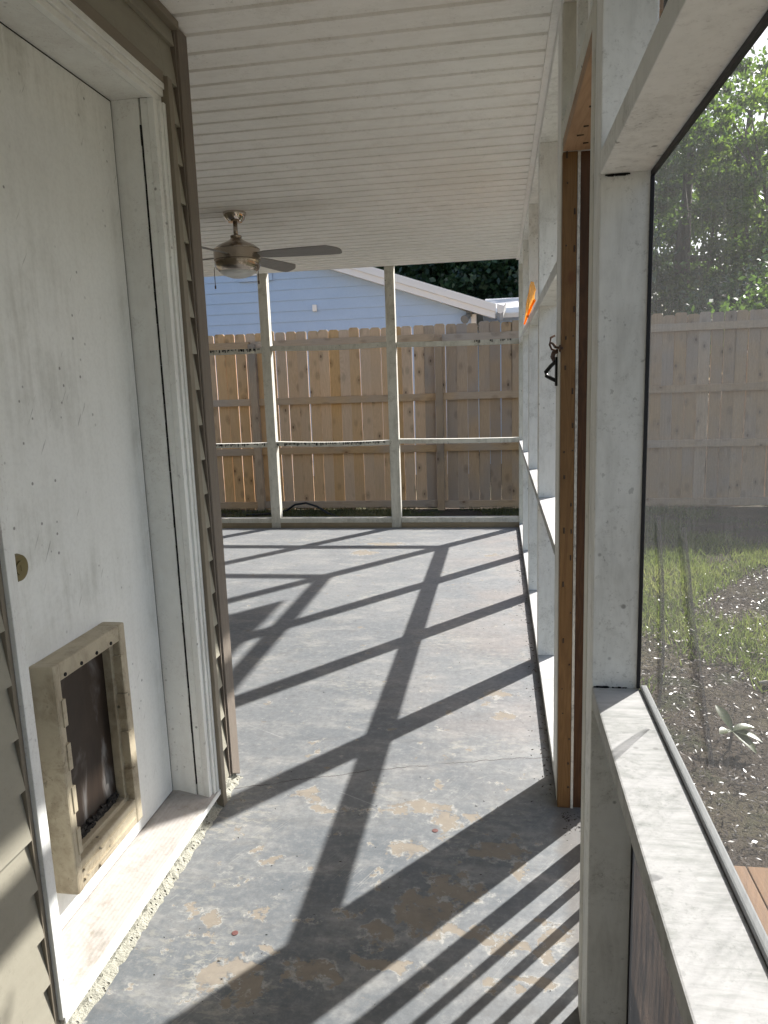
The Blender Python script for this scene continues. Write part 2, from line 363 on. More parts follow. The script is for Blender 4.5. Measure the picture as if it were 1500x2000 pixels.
c = N.mix(N.m('MULTIPLY', N.step(mo, .48, .66), .32), c, (.34, .335, .32)); c = N.mix(N.m('MULTIPLY', N.step(mo, .50, .34), .38), c, (.085, .088, .09))
c = N.mix(N.m('MULTIPLY', N.step(fine, .45, .75), .25), c, (.10, .10, .10))
pc = N.mix(N.noise(P, 18, 5, .7), (.19, .165, .135), (.30, .265, .215)); c = N.mix(patch, c, pc); c = N.mix(N.m('MULTIPLY', rim, .75), c, (.38, .37, .335))
# hairline crack across the slab
ln = N.m('ADD', 2.655, N.m('ADD', N.m('MULTIPLY', xx, .22), N.m('MULTIPLY', N.m('MULTIPLY', xx, xx), -.10)))
ln = N.m('ADD', ln, N.m('MULTIPLY', N.m('SUBTRACT', N.noise(N.map(P, (1, .05, 1)), 9, 5, .7), .5), .07))
cr = N.step(N.m('ABSOLUTE', N.m('SUBTRACT', yy, ln)), .0042, .0015); c = N.mix(N.m('MULTIPLY', cr, N.step(N.noise(P, 14, 2), .30, .5)), c, (.075, .07, .065))
# dark dirt line by the wall foot
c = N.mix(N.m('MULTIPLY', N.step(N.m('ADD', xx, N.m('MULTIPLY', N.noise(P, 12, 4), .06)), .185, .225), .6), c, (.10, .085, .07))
dk = N.m('MULTIPLY', N.step(N.noise(N.map(P, (1, 1.6, 1)), 6.5, 7, .72), .52, .68), .30)
c = N.mix(dk, c, (.105, .10, .095))
h = N.m('ADD', N.m('MULTIPLY', patch, -.7), N.m('ADD', N.m('MULTIPLY', fine, .25), N.m('MULTIPLY', mid, .4)))
ro = N.m('ADD', .50, N.m('ADD', N.m('MULTIPLY', patch, .35), N.m('MULTIPLY', mid, .22)))
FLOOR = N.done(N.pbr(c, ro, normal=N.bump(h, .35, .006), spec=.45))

# yard soil
N = NT('yard_soil'); P = N.obj; f = N.noise(P, 1.2, 5, .6); g = N.noise(P, 28, 6, .75); k = N.noise(P, 90, 3, .7)
c = N.mix(g, (.050, .038, .028), (.17, .135, .10)); c = N.mix(N.step(f, .45, .62), c, N.mix(g, (.10, .085, .05), (.20, .17, .11)))
c = N.mix(N.m('MULTIPLY', N.step(N.noise(P, 3.1, 4), .5, .62), .5), c, (.06, .09, .028)); c = N.mix(N.step(k, .66, .72), c, (.34, .30, .25))
SOIL = N.done(N.pbr(c, .95, normal=N.bump(N.m('ADD', g, N.m('MULTIPLY', k, .5)), 1.0, .05), spec=.2))

# ------------------------------------------------------------------ ground and porch slab
GZ = -.2
g = MB(); n = 60
g.faces([(-150, -150, GZ), (150, -150, GZ), (150, 220, GZ), (-150, 220, GZ)], [(0, 1, 2, 3)])
struct(g.build('ground', SOIL))
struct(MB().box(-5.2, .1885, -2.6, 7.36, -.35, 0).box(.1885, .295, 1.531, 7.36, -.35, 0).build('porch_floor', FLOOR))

# ceiling: vinyl boards across the porch, real grooves
prof = []; y = 2.566-.1265*41; top = 2.60
while y < 7.27:
    prof += [(y-.012, 2.57), (y-.009, 2.585), (y+.006, 2.586), (y+.011, 2.57)]; y += .1265
prof = [(-2.62, 2.57)]+[p for p in prof if -2.6 < p[0] < 7.25]+[(7.25, 2.57)]
c = MB(); N0 = len(prof)
c.faces([(-5.2, a, b) for a, b in prof]+[(.170, a, b) for a, b in prof], [(i, i+1, N0+i+1, N0+i) for i in range(N0-1)])
c.box(.166, .192, -2.6, 7.25, 2.556, 2.59)              # edge channel
struct(c.build('porch_ceiling', CEIL))
r = MB().box(-8.0, .594, -3.0, 7.30, 2.70, 2.80)
r.box(-5.2, .19, -2.6, 7.25, 2.605, 2.64)
r.box(-5.2, .30, 7.255, 7.295, 2.62, 2.70)
struct(r.build('porch_roof', plain('grey_shingle', (.07, .068, .066), .9, var=.4, scale=30)))
struct(MB().box(.595, .62, -3.0, 7.30, 2.40, 2.805).build('roof_fascia', WHITE))

# ------------------------------------------------------------------ house with the door
H = thing('house', (-1.0, 1.3, 0), 'house wall in khaki vinyl siding with a dirty white door on the left', 'house')
def laps(mb, y0, y1, z0, z1, xb=-1.0, pitch=.1165, ph=.054):
    """lap siding facing +x: one stepped profile extruded along y"""
    pts = []; k = math.floor((z0-ph)/pitch)
    zz_ = ph+k*pitch
    pts = []
    while zz_ < z1:
        a, b = max(zz_, z0), min(zz_+pitch, z1)
        if b > a+1e-4:
            fa = (a-zz_)/pitch; fb = (b-zz_)/pitch
            pts += [(xb+.013*(1-fa), a), (xb+.013*(1-fb), b)]
        zz_ += pitch
    poly = pts+[(xb-.02, z1), (xb-.02, z0)]
    mb.prism(poly, 1, y0, y1)
s = MB()
laps(s, 2.262, 2.346, .02, 2.565); laps(s, -2.6, 1.270, .02, 2.565); laps(s, 1.2705, 2.261, 2.385, 2.565)
s.build('wall_siding', SIDING, H)
b = MB().box(-1.30, -1.022, -2.6, 1.325, -.02, 2.60).box(-1.30, -1.022, 2.18, 2.44, -.02, 2.60).box(-1.30, -1.022, 1.325, 2.18, 2.31, 2.60)
b.box(-5.3, -1.30, 2.30, 2.44, -.02, 2.60); b.box(-5.3, -5.2, 2.44, 7.36, -.02, 2.60)
b.box(-1.3, .3, -2.75, -2.62, -.02, 2.60)
b.build('wall', plain('wall_backing', (.30, .28, .22), .8), H)
s = MB().box(-1.0, -.966, 2.230, 2.2605, .0, 2.372, .002).box(-1.0, -.988, 1.2705, 1.2845, .0, 2.372, .002).box(-1.0, -.978, 1.3045, 2.2295, 2.352, 2.384, .002)
s.build('siding_channel', TAN_TRIM, H)
ct = MB().prism([(2.357, .055), (2.434, .012), (2.434, 2.565), (2.357, 2.565)], 0, -1.015, -.979, .003)
ct.box(-1.015, -.985, 2.347, 2.3565, .05, 2.565)
ct.build('corner_trim', BROWN_TRIM, H, label='dark brown vertical corner trim board')
MB().box(-1.0, -.966, -2.6, 2.345, 2.545, 2.568, .003).build('ceiling_trim', TAN_TRIM, H)
# casing (brickmould) legs and head
s = MB()
for y0, y1, x in ((2.171, 2.196, -.990), (2.1965, 2.214, -.983), (2.2145, 2.2295, -.978)): s.box(-1.01, x, y0, y1, .062, 2.2955, .002)
for y0, y1, x in ((1.314, 1.332, -.990), (1.300, 1.3135, -.983), (1.285, 1.2995, -.978)): s.box(-1.01, x, y0, y1, .062, 2.2955, .002)
for z0, z1, x in ((2.296, 2.315, -.990), (2.3155, 2.334, -.983), (2.3345, 2.3515, -.978)): s.box(-1.01, x, 1.285, 2.2295, z0, z1, .002)
s.build('door_casing', TRIMW, H)
s = MB().box(-1.13, -1.037, 2.170, 2.19, .075, 2.296).box(-1.0315, -1.0105, 2.172, 2.19, .075, 2.296)
s.box(-1.13, -1.037, 1.315, 1.333, .075, 2.296).box(-1.0315, -1.0105, 1.315, 1.331, .075, 2.296)
s.box(-1.13, -1.0105, 1.333, 2.170, 2.2965, 2.31)
s.build('door_jamb', TRIMW, H)
s = MB(); z_ = .12
while z_ < 2.22:
    h_ = random.uniform(.02, .07); w_ = random.uniform(.0012, .0048); x_ = -1.0343+random.uniform(-.0008, .0008)
    s.box(x_-w_/2, x_+w_/2, 2.1690, 2.18, z_, z_+h_*.985, 0, .0004); z_ += h_
s.build('paint_crack', DARK, H)
DOORW = grime_spots('door_paint', *DOORW_ARGS, [(.24, 1.06, .16, .22, .55), (.55, 2.28, .5, .16, .5), (.40, 1.55, .22, .35, .42), (.84, 1.2, .05, 1.2, .35), (.42, .95, .3, .12, .4)], .12)
dr = MB().box(-1.165, -1.12, 1.338, 2.1655, .094, 2.2925, .003).build('door', DOORW, H, label='dirty white flat door with a pet flap')
MB().box(-1.16, -1.122, 1.332, 2.173, .07, 2.30).build('door_gap', DARK, H)
lk = MB(); lk.tube([(-1.1205, 1.506, 1.055), (-1.111, 1.506, 1.055)], [.034, .031], 28); lk.tube([(-1.112, 1.506, 1.055), (-1.107, 1.506, 1.055)], [.017, .016], 24)
lk.box(-1.1075, -1.1062, 1.5045, 1.5075, 1.048, 1.062)
sub(lk, 'lock_cylinder', BRASS, dr)
s = MB().prism([(-1.125, .092), (-1.10, .094), (-.990, .072), (-.978, .066), (-.978, .055), (-1.125, .055)], 1, 1.287, 2.2295, .0)
th = s.build('threshold', THRESH, H)
sub(MB().box(-.9785, -.974, 1.287, 2.2295, .052, .069, .001), 'threshold_nosing', TRIMW, th)
# rough concrete riser under the threshold
b = bmesh.new(); nx, nz = 90, 5
vs = [[b.verts.new((-.992+random.uniform(-.006, .006)+(.022 if j == 0 else 0), .9+1.53*i/nx, .0545*j/nz)) for j in range(nz+1)] for i in range(nx+1)]
for i in range(nx):
    for j in range(nz): b.faces.new([vs[i][j], vs[i+1][j], vs[i+1][j+1], vs[i][j+1]])
mb = MB(); mb.add(b); mb.box(-1.2, -.999, .9, 2.43, -.01, .0535)
sub(mb, 'concrete_base', CONC, th)
# pet door: moulded frame with lip, and its flap
Y0, Y1, Z0, Z1 = 1.500, 1.842, .205, .812
fm = MB(); D0, D1 = -1.1195, -1.054
fm.box(D0, D1, Y0, Y0+.028, Z0, Z1, .006); fm.box(D0, D1, Y1-.034, Y1, Z0, Z1, .006)
fm.box(D0, D1-.0015, Y0+.024, Y1-.03, Z1-.046, Z1-.001, .005); fm.box(D0, D1-.0015, Y0+.024, Y1-.03, Z0+.001, Z0+.078, .005)
fm.box(D0, D1-.022, Y1-.052, Y1-.033, Z0+.07, Z1-.05, .002); fm.box(D0, D1-.02, Y0+.03, Y1-.03, Z0+.07, Z0+.092, .002)
fm.box(D0, D1+.004, Y0+.03, Y1-.045, Z0+.022, Z0+.028, .001); fm.box(D0, D1+.004, Y0+.03, Y1-.045, Z0+.050, Z0+.056, .001)
for k in range(4):
    zz0 = Z0+.10+k*.115
    fm.box(D0, D1+.003, Y1-.040, Y1-.020, zz0, zz0+.075, .0015); fm.box(D0, D1+.0025, Y0+.018, Y0+.034, zz0, zz0+.07, .0015)
fm.box(D0, D1+.004, Y0+.10, Y0+.19, Z0+.008, Z0+.017, .003)
pf = fm.build('pet_door', BEIGE, H, label='stained beige plastic pet door with smoky flap')
for k in range(4): h_ = MB().tube([(D1-.003, Y0+.048+k*.072, Z1-.036), (D1+.0008, Y0+.048+k*.072, Z1-.036)], .005, 10); sub(h_, 'screw_hole', DARK, pf)
sub(MB().box(-1.103, -1.100, Y0+.026, Y1-.05, Z0+.088, Z1-.046), 'flap', FLAP, pf)
b = MB()
for k in range(160):
    y_, z_, q = random.uniform(Y0+.03, Y1-.06), Z0+.093+abs(random.gauss(0, .012)), random.uniform(.003, .008)
    b.box(-1.0995, -1.092, y_-q, y_+q, z_-q*.6, z_+q*.6, 0, .003)
sub(b, 'dirt_crumb', plain('crumbs', (.03, .027, .024), .9, var=.4, scale=60), pf)

# ------------------------------------------------------------------ right-hand screen wall
W = thing('side_porch_wall', (.235, 4.4, 0), 'white painted timber screen wall along the right side of the porch', 'porch wall')
XI, XO = .190, .279
for y0 in (3.667, 4.872, 6.058): MB().box(XI, XO, y0, y0+.089, .041, 2.519, .003).build('post', WHITE, W)
MB().box(XI, XO, 7.252, 7.341, .0, 2.519, .003).build('post', WHITE_D, W)
bays = [(2.5845, 3.6665), (3.7565, 4.8715), (4.9615, 6.0575), (6.1475, 7.2515)]
for a, b_ in bays:
    MB().box(XI, XO, a, b_, .832, .870, .002).build('sill_rail', WHITE_S, W)
    MB().box(XI, XO, a, b_, 1.790, 1.834, .002).build('upper_rail', WHITE, W)
MB().box(XI, XO, 2.5845, 7.2515, .0, .0405, .003).build('bottom_plate', WHITE_S, W)
MB().box(XI, .285, -2.5, 7.341, 2.5195, 2.60, .003).build('beam', WHITE, W)
# inner apron boards under sills
# door jamb: raw pine, screen strip, dark second stud, painted inner studs
MB().box(.1895, .232, 2.347, 2.386, .0, 2.104, .002).build('door_jamb', RAW, W, label='raw orange pine door jamb full of nails')
MB().box(.2325, .2405, 2.3455, 2.37, .0, 2.104).build('screen_edge_strip', paint('peeling_strip', (.62, .60, .55), dirt=(.05, .045, .04), amount=.9, specks=1, grain=(40, 40, 14)), W)
MB().box(.241, .326, 2.352, 2.386, .0, 2.104, .002).build('stop_stud', RAWD, W)
MB().box(.189, .279, 2.3865, 2.425, .0, 2.519, .003).build('stud', WHITE_D, W)
MB().box(.1915, .279, 2.4255, 2.584, .0, 2.519, .003).build('stud', WHITE, W)
nl = MB()
for k in range(24):
    z_ = .08+k*.088
    for xx_ in (.200+.004*random.random(), .222+.004*random.random()):
        if random.random() < .55: nl.tube([(xx_, 2.3475, z_+random.uniform(-.02, .02)), (xx_, 2.3455, z_)], .0026, 8)
nl.build('nail_head', NAIL, W)
# door header
MB().box(.1885, .215, 1.530, 2.386, 2.1415, 2.185, .003).build('door_header', WHITE_D, W)
MB().box(.1895, .30, 1.530, 2.3465, 2.1045, 2.141, .002).build('header_underside', RAWX, W, label='raw orange pine under the door header')
nl = MB()
for k in range(9):
    y_ = 1.70+k*.072
    nl.tube([(.205+.05*random.random(), y_, 2.1047), (.205+.05*random.random(), y_, 2.1032)], .0026, 8)
nl.build('nail_head', NAIL, W)
for y0 in (1.80, 2.06): MB().box(.200, .279, y0, y0+.04, 2.1855, 2.519, .002).build('cripple_stud', WHITE, W)
# near post (two plies), header, sill
NI, NO = .175, .266
PL1a = (1.2915, 1.2090)
PL1b = (1.2522, 1.1105)
PL1c = (1.2329, 0.9811)
PL1d = (1.2425, 0.8793)
PL2a = (1.1175, 1.2258)
PL2b = (1.0657, 1.1233)
PL2c = (1.0053, 1.0392)
PL2d = (0.9257, 0.9461)
MB().box(NI, NO, 1.388, 1.474, -.19, 2.519, .003).build('near_post', WHITE, W, label='wide white near post with dirty face')
MB().box(.174, NO, 1.4745, 1.529, -.19, 2.519, .003).build('near_post_stud', WHITE_D, W)
BAYS = ((.322, 1.3868), (-1.15, .248))
for a, b_ in BAYS:
    MB().box(NI, NO, a, b_, 1.795, 1.833, .002).build('bay_header', WHITE, W)
    MB().box(NI, NO, a, b_, .818, .854, .003).build('bay_sill', WHITE_S, W, label='sunlit white sill with worn paint')
    MB().box(NO+.0005, NO+.012, a, b_, .838, .862, .003).build('sill_edge_strip', GREYSTRIP, W)
    MB().box(NI, NO, a, b_, -.17, -.13, .003).build('bottom_plate', WHITE_S, W)
MB().box(NI, NO, .2485, .3215, .0, 2.519, .003).build('near_post', WHITE, W)
MB().box(NI, NO, -1.24, -1.151, .0, 2.519, .003).build('near_post', WHITE, W)
# dirt caught in the joints of the near post
dm = MB()
for k in range(30):
    x_ = NI+.004+abs(random.gauss(0, .03)); q = random.uniform(.0008, .0028)
    dm.box(x_-q*1.6, x_+q*1.6, 1.3862-q, 1.3875, .8545, .8545+q*.9, 0, .0006)
for k in range(10):
    x_ = random.uniform(NI+.004, NI+.055); q = random.uniform(.001, .003)
    dm.box(x_-q*2, x_+q*2, 1.3862, 1.3876, 1.793-q, 1.7945, 0, .0004)
dm.build('joint_dirt', DARK, W)
# screens: slightly wavy cloth
def cloth(y0, y1, z0, z1, x, amp, folds=0, seed=0):
    rr = random.Random(seed); ny, nz = 90, 60; vs = []; fs = []
    ph = [rr.uniform(0, 6) for _ in range(6)]
    for i in range(ny+1):
        for j in range(nz+1):
            u, w = i/ny, j/nz; e = math.sin(math.pi*u)**.5*math.sin(math.pi*w)**.5 if 0 < u < 1 and 0 < w < 1 else 0
            d = amp*e*(math.sin(5*u+ph[0]+2*w)+.6*math.sin(11*u+ph[1]-3*w)+.4*math.sin(7*w+ph[2]))
            if folds: d += folds*e*math.sin(19*u+ph[3]+1.6*math.sin(3*w+ph[4]))
            vs.append((x+d, y0+(y1-y0)*u, z0+(z1-z0)*w))
    for i in range(ny):
        for j in range(nz):
            a = i*(nz+1)+j; fs.append((a, a+nz+1, a+nz+2, a+1))
    return MB().faces(vs, fs)
for k, (a, b_) in enumerate(BAYS):
    cloth(a, b_, .855, 1.794, .2645, .002, 0, k).build('screen', SCREEN, W, smooth=True)
    if k == 0:
        # loose pleats hanging in the cloth beside the post
        def pleat(pts, w, s0):
            f = MB(); vs = []; fs = []; n_ = 40; P_ = [Vector(p) for p in pts]
            for i in range(n_+1):
                t_ = i/n_*(len(P_)-1); q = min(int(t_), len(P_)-2); p = P_[q].lerp(P_[q+1], t_-q); t_ = i/n_
                ww = w*(.15+1.0*math.sin(math.pi*t_)**.7)*(1+.25*math.sin(9*t_+s0)); yy_ = p.x+.0025*math.sin(7*t_+s0)
                vs += [(.2665, yy_-ww/2, p.y), (.2735, yy_-ww*.1, p.y), (.2685, yy_+ww/2, p.y)]
            for i in range(n_): fs += [(3*i, 3*i+3, 3*i+4, 3*i+1), (3*i+1, 3*i+4, 3*i+5, 3*i+2)]
            f.faces(vs, fs).build('screen_pleat', FOLD, W, smooth=True)
        pleat([PL1a, PL1b, PL1c, PL1d], .034, .3); pleat([PL2a, PL2b, PL2c, PL2d], .048, 1.4)
    cloth(a, b_, -.129, .817, .2600, .003, .011, k+7).build('lower_screen', LOWER, W, smooth=True)
    cloth(a, b_, 1.834, 2.518, .2640, .002, 0, k+17).build('top_screen', SCREEN, W, smooth=True)
    sp = MB().box(.259, .2652, a+.0005, b_-.0005, 1.7865, 1.7945).box(.2585, .2655, b_-.004, b_-.0005, .8555, 1.7865)
    sp.box(.257, .2632, b_-.008, b_-.0005, -.128, .817)
    sp.build('screen_spline', SPLINE, W)

# slatted gate in the doorway, hung on the outer face
G = thing('slatted_gate', (.277, 1.85, 0), 'low slatted wooden gate in the side doorway behind the near white post', 'gate')
MB().box(.267, .285, 2.121, 2.184, .03, .98, .002).build('stile', WHITE_D, G)
for k in range(5):
    y_ = 2.0235-.1055*k
    MB().box(.269, .287, y_-.011, y_+.011, .033, .937, .002).build('slat', WHITE_D, G)
MB().box(.268, .287, 1.531, 2.1205, .9375, .98, .002).build('top_rail', WHITE_D, G)
MB().box(.268, .287, 1.531, 2.1205, .005, .0325, .002).build('bottom_rail', WHITE_D, G)

# hook-and-eye and handle on the jamb studs
K = thing('hook_latch', (.187, 2.42, 1.545), 'rusty iron hook and eye latch on the white door stud', 'latch')
k = MB().tube([(.190, 2.60, 1.560), (.178, 2.58, 1.568), (.172, 2.54, 1.566), (.17, 2.44, 1.560), (.172, 2.36, 1.545), (.192, 2.335, 1.540)], .0036, 8)
k.tube([(.190, 2.62, 1.595), (.176, 2.62, 1.588), (.172, 2.61, 1.565), (.178, 2.60, 1.548), (.19, 2.60, 1.545)], .004, 8)
k.build('hook', RUST, K, smooth=True)
e = MB()
for i in range(12):
    a = i/12*2*math.pi; e.tube([(.184, 2.335+.010*math.cos(a), 1.540+.008*math.sin(a)), (.184, 2.335+.010*math.cos(a+.55), 1.540+.008*math.sin(a+.55))], .003, 6)
e.build('eye', RUST, K, smooth=True); e = MB()
e.tube([(.190, 2.50, 1.538), (.180, 2.53, 1.535), (.178, 2.56, 1.522), (.188, 2.58, 1.505)], .0075, 8)
e.build('staple', RUST, K, smooth=True)
hd = MB().box(.1845, .1912, 2.515, 2.545, 1.425, 1.520, .002)
hd.tube([(.186, 2.53, 1.505), (.172, 2.545, 1.492), (.156, 2.56, 1.472), (.158, 2.56, 1.460), (.174, 2.545, 1.450), (.186, 2.53, 1.443)], [.006, .0065, .007, .007, .0065, .006], 8)
tag(hd.build('pull_handle', BLACK, base=(.188, 2.53, 1.47), smooth=False), 'small black iron pull handle on the white door stud under the latch', 'handle')

# orange translucent film along the rail
o = MB(); top = [(3.95, 1.90), (4.15, 1.965), (4.4, 2.0), (4.7, 2.015), (4.95, 2.0), (5.2, 1.955), (5.45, 1.88)]
vs = []; fs = []
for i, (y_, zt) in enumerate(top):
    for j in range(5): vs.append((.1865-.004*math.sin(i*1.9+j), y_, 1.846+(zt-1.846)*j/4))
for i in range(len(top)-1):
    for j in range(4): fs.append((i*5+j, i*5+5+j, i*5+6+j, i*5+1+j))
T_ = thing('plastic_film', (.186, 4.7, 1.845), 'orange translucent plastic film glowing along the upper rail of the right wall', 'plastic film')
o.faces(vs, fs).build('film', ORANGE, T_, smooth=True)
MB().tube([(.182, 3.95, 1.848), (.181, 4.4, 1.852), (.182, 4.9, 1.848), (.182, 5.45, 1.842)], .0065, 8).build('rolled_edge', ORANGE_R, T_, smooth=True)

# ------------------------------------------------------------------ far end screen wall
E_ = thing('end_porch_wall', (-1.5, 7.29, 0), 'white painted timber post and rail wall at the far end of the porch', 'porch wall')
px = [-1.093, -2.371, -3.65, -4.93]
for k, x in enumerate(px):
    a = thing if 0 else None
    MB().prism([(x, .0), (x+.098, .0), (x+.092, 2.585), (x+.002, 2.585)], 1, 7.256, 7.345, .003).build('post', KHAKI, E_)
xs = [(-.9925, .1895)]+[(px[i+1]+.0985, px[i]-.0005) for i in range(3)]
def torn(x0, x1, z, y, dens):
    t = MB(); x = x0+.01
    while x < x1-.02:
        if random.random() < dens:
            w = random.uniform(.004, .012); t.box(x, x+w, y-.004, y, z-random.uniform(.010, .030), z)
        x += random.uniform(.008, .022)
    return t
for i, (a, b_) in enumerate(xs):
    sag = .012 if i == 1 else .004
    for nm, zc, hh in (('upper_rail', (1.823 if i == 0 else 1.831), .047), ('middle_rail', .876, .044)):
        n_ = 14; vs = []
        tilt = (-.014 if i == 0 else -.008) if nm == 'upper_rail' else -.010
        m = MB()
        for q in range(n_+1):
            t_ = q/n_; z_ = zc-sag*math.sin(math.pi*t_)+tilt*(t_-.5)+(.010 if nm == 'upper_rail' and i == 1 else 0)
            x_ = a+(b_-a)*t_
            vs += [(x_, 7.258, z_-hh/2), (x_, 7.345, z_-hh/2), (x_, 7.345, z_+hh/2), (x_, 7.258, z_+hh/2)]
        fs = [(4*q+k, 4*q+(k+1) % 4, 4*q+4+(k+1) % 4, 4*q+4+k) for q in range(n_) for k in range(4)]+[(0, 3, 2, 1), (4*n_, 4*n_+1, 4*n_+2, 4*n_+3)]
        ro = m.faces(vs, fs).build(nm, KHAKI, E_)
        t = torn(a+(.75 if i == 0 and nm == 'upper_rail' else 0), b_, zc+hh/2-sag*.7-.004, 7.2575, .75 if (i > 0) else .55)
        if (i == 0 and nm == 'middle_rail') or (i == 1 and nm == 'upper_rail'): t.bm.free(); continue
        sub(t, 'torn_screen_edge', BLACK, ro)
    MB().box(a, b_, 7.262, 7.345, .0, .10, .003).build('bottom_plate', KHAKI, E_)
    MB().box(a, b_, 7.252, 7.2615, .0, .052, .002).build('base_strip', plain('rust_stained_wood', (.36, .29, .19), .7, var=.5, scale=10), E_)
MB().box(-5.2, .1895, 7.252, 7.34, 2.585, 2.62).build('head_plate', WHITE, E_)

# ------------------------------------------------------------------ ceiling fan
FX, FY = -1.675, 4.75
F = thing('ceiling_fan', (FX, FY, 2.57), 'nickel ceiling fan with dark blades and a frosted light', 'ceiling fan')
auto_smooth(MB().lathe([(.02, -.062), (.045, -.060), (.062, -.045), (.072, -.020), (.075, -.004), (.074, 0)], (FX, FY, 2.57)).build('canopy', CHROME, F))
MB().lathe([(.0145, -.16), (.0145, -.055)], (FX, FY, 2.57), 20).build('downrod', NICKEL, F, smooth=True)
auto_smooth(MB().lathe([(.118, -.366), (.135, -.352), (.147, -.330), (.1485, -.302), (.1435, -.300), (.1435, -.297), (.150, -.295), (.150, -.238), (.145, -.236), (.145, -.232), (.148, -.228), (.118, -.205), (.075, -.186), (.046, -.172), (.034, -.158), (.037, -.152), (.037, -.144), (.030, -.140), (.018, -.139)], (FX, FY, 2.57), 56).build('motor_housing', NICKEL, F))
auto_smooth(MB().lathe([(.004, -.407), (.05, -.403), (.09, -.389), (.114, -.372), (.117, -.364)], (FX, FY, 2.57), 48).build('light_dome', GLASS, F), 60)
def blade(ang):
    b = bmesh.new(); prof_ = [(.10, .030, .030), (.15, .034, .034), (.19, .050, .050), (.30, .058, .060), (.45, .063, .068), (.575, .066, .072), (.605, .067, .072), (.640, .066, .050), (.668, .063, .030), (.682, .055, .012), (.688, .040, -.010)]
    up, lo = [], []
    L = Matrix.Rotation(ang, 4, 'Z'); T = Matrix.Rotation(R(-13), 4, 'X')
    for r_, wa, wb in prof_:
        for sgn, lst in ((1, up), (-1, lo)):
            ww = wa if sgn > 0 else -wb
            lst.append([b.verts.new(Vector((FX, FY, 2.303))+L @ (T @ Vector((r_, ww, dz)))) for dz in (-.003, .003)])
    n_ = len(prof_)
    for i in range(n_-1):
        b.faces.new([up[i][1], up[i+1][1], lo[i+1][1], lo[i][1]]); b.faces.new([up[i][0], lo[i][0], lo[i+1][0], up[i+1][0]])
        b.faces.new([up[i][0], up[i+1][0], up[i+1][1], up[i][1]]); b.faces.new([lo[i][0], lo[i][1], lo[i+1][1], lo[i+1][0]])
    for i in (0, n_-1): b.faces.new([up[i][0], up[i][1], lo[i][1], lo[i][0]])
    bmesh.ops.recalc_face_normals(b, faces=b.faces)
    m = MB(); m.add(b); return m
for a in (0, 74, 168, 254): blade(R(a)).build('blade', BLADE, F)
for dx, ln_ in ((-.145, .10), (.142, .085)):
    MB().tube([(FX+dx, FY-.03, 2.235), (FX+dx*1.03, FY-.035, 2.22), (FX+dx*1.03, FY-.035, 2.22-ln_)], .0022, 6).tube([(FX+dx*1.03, FY-.035, 2.22-ln_), (FX+dx*1.03, FY-.035, 2.20-ln_)], .005, 8).build('pull_chain', RUST, F)

# ------------------------------------------------------------------ wooden privacy fence
FN = thing('privacy_fence', (0, 9.5, GZ), 'tall dog-eared wooden privacy fence across the yard', 'fence')
def picket_mesh(v):
    w = .0675; h = 2.36; c_ = .019+.003*v
    m = MB().prism([(-w, 0), (w, 0), (w, h-c_*.9), (w-c_*.55, h-c_*.25), (w-c_, h), (-w+c_, h), (-w+c_*.5, h-c_*.3), (-w, h-c_)], 1, -.008, .008)
    return m
protos = []
for v in range(4):
    o = picket_mesh(v).build('picket', FENCE, FN, base=(0, 0, 0)); protos.append(o)
x = -6.2; used = 0; cnt = 0
while x < 6.9 and cnt < 98:
    p0 = protos[random.randrange(4)]
    warm = x < -.75+random.gauss(0, .12)
    src = protos[used] if used < 4 else p0
    o = src if used < 4 else src.copy()
    if used >= 4: COL.objects.link(o); o.parent = FN
    used += 1; cnt += 1
    o.location = (x, .012, .0+random.gauss(.012, .007)); o.rotation_euler = (0, random.gauss(0, .0022), 0)
    if not warm:
        o.material_slots[0].link = 'OBJECT'; o.material_slots[0].material = FENCEG
    x += .1355+abs(random.gauss(.0040, .0040))
posts = [-5.67, -3.213, -.757, 1.70, 4.15, 6.6]
for pxx in posts: MB().box(pxx-.045, pxx+.045, 9.41, 9.499, GZ, 2.02+random.uniform(-.02, .02)).build('fence_post', POSTW, FN)
for a, b_ in zip(posts, posts[1:]):
    for z_ in (2.01, 1.27, .61, -.125): 
        dz = random.uniform(-.008, .008); y0 = 9.462
        MB().box(a+.046, b_-.046, y0, 9.5035, z_-.045+dz, z_+.045+dz, .002).build('fence_rail', RAILW, FN)

# ------------------------------------------------------------------ neighbour's blue house
B = thing('neighbour_house', (-4, 13.3, GZ), 'blue lap-sided gable house with white roof trim beyond the fence', 'house')
HY = 13.0; WY = 13.22
def rakez(x): return 2.478-.342*x      # underside of rake
RX = -6.2
wm = MB()
xl, xr = -11.5, -.47
def laps_y(mb, pitch=.188):
    z_ = GZ; k = 0
    while z_ < 4.7:
        za, zb = z_, z_+pitch
        # clip to gable
        def half(z): return min(xr, (2.478-z)/.342+.0) if z > 2.64 else xr
        ra, rb = half(za), half(zb); la, lb = 2*RX-ra, 2*RX-rb
        if ra <= RX: break
        rb = max(rb, RX); lb = min(lb, RX)
        la, lb = max(la, xl), max(lb, xl)
        mb.faces([(la, WY-.016, za), (ra, WY-.016, za), (rb, WY-.002, zb), (lb, WY-.002, zb), (la, WY, za), (ra, WY, za)], [(0, 1, 2, 3), (4, 5, 1, 0)])
        z_ = zb
laps_y(wm); wm.box(xl, xr, WY+.004, WY+.2, GZ, 2.6); wm.prism([(xr, 2.6), (RX, rakez(RX)), (2*RX-xr, 2.6)], 1, WY+.004, WY+.15)
wm.box(xr-.15, xr, WY+.21, 19, GZ, 2.6)
wall = wm.build('wall', BLUE, B)
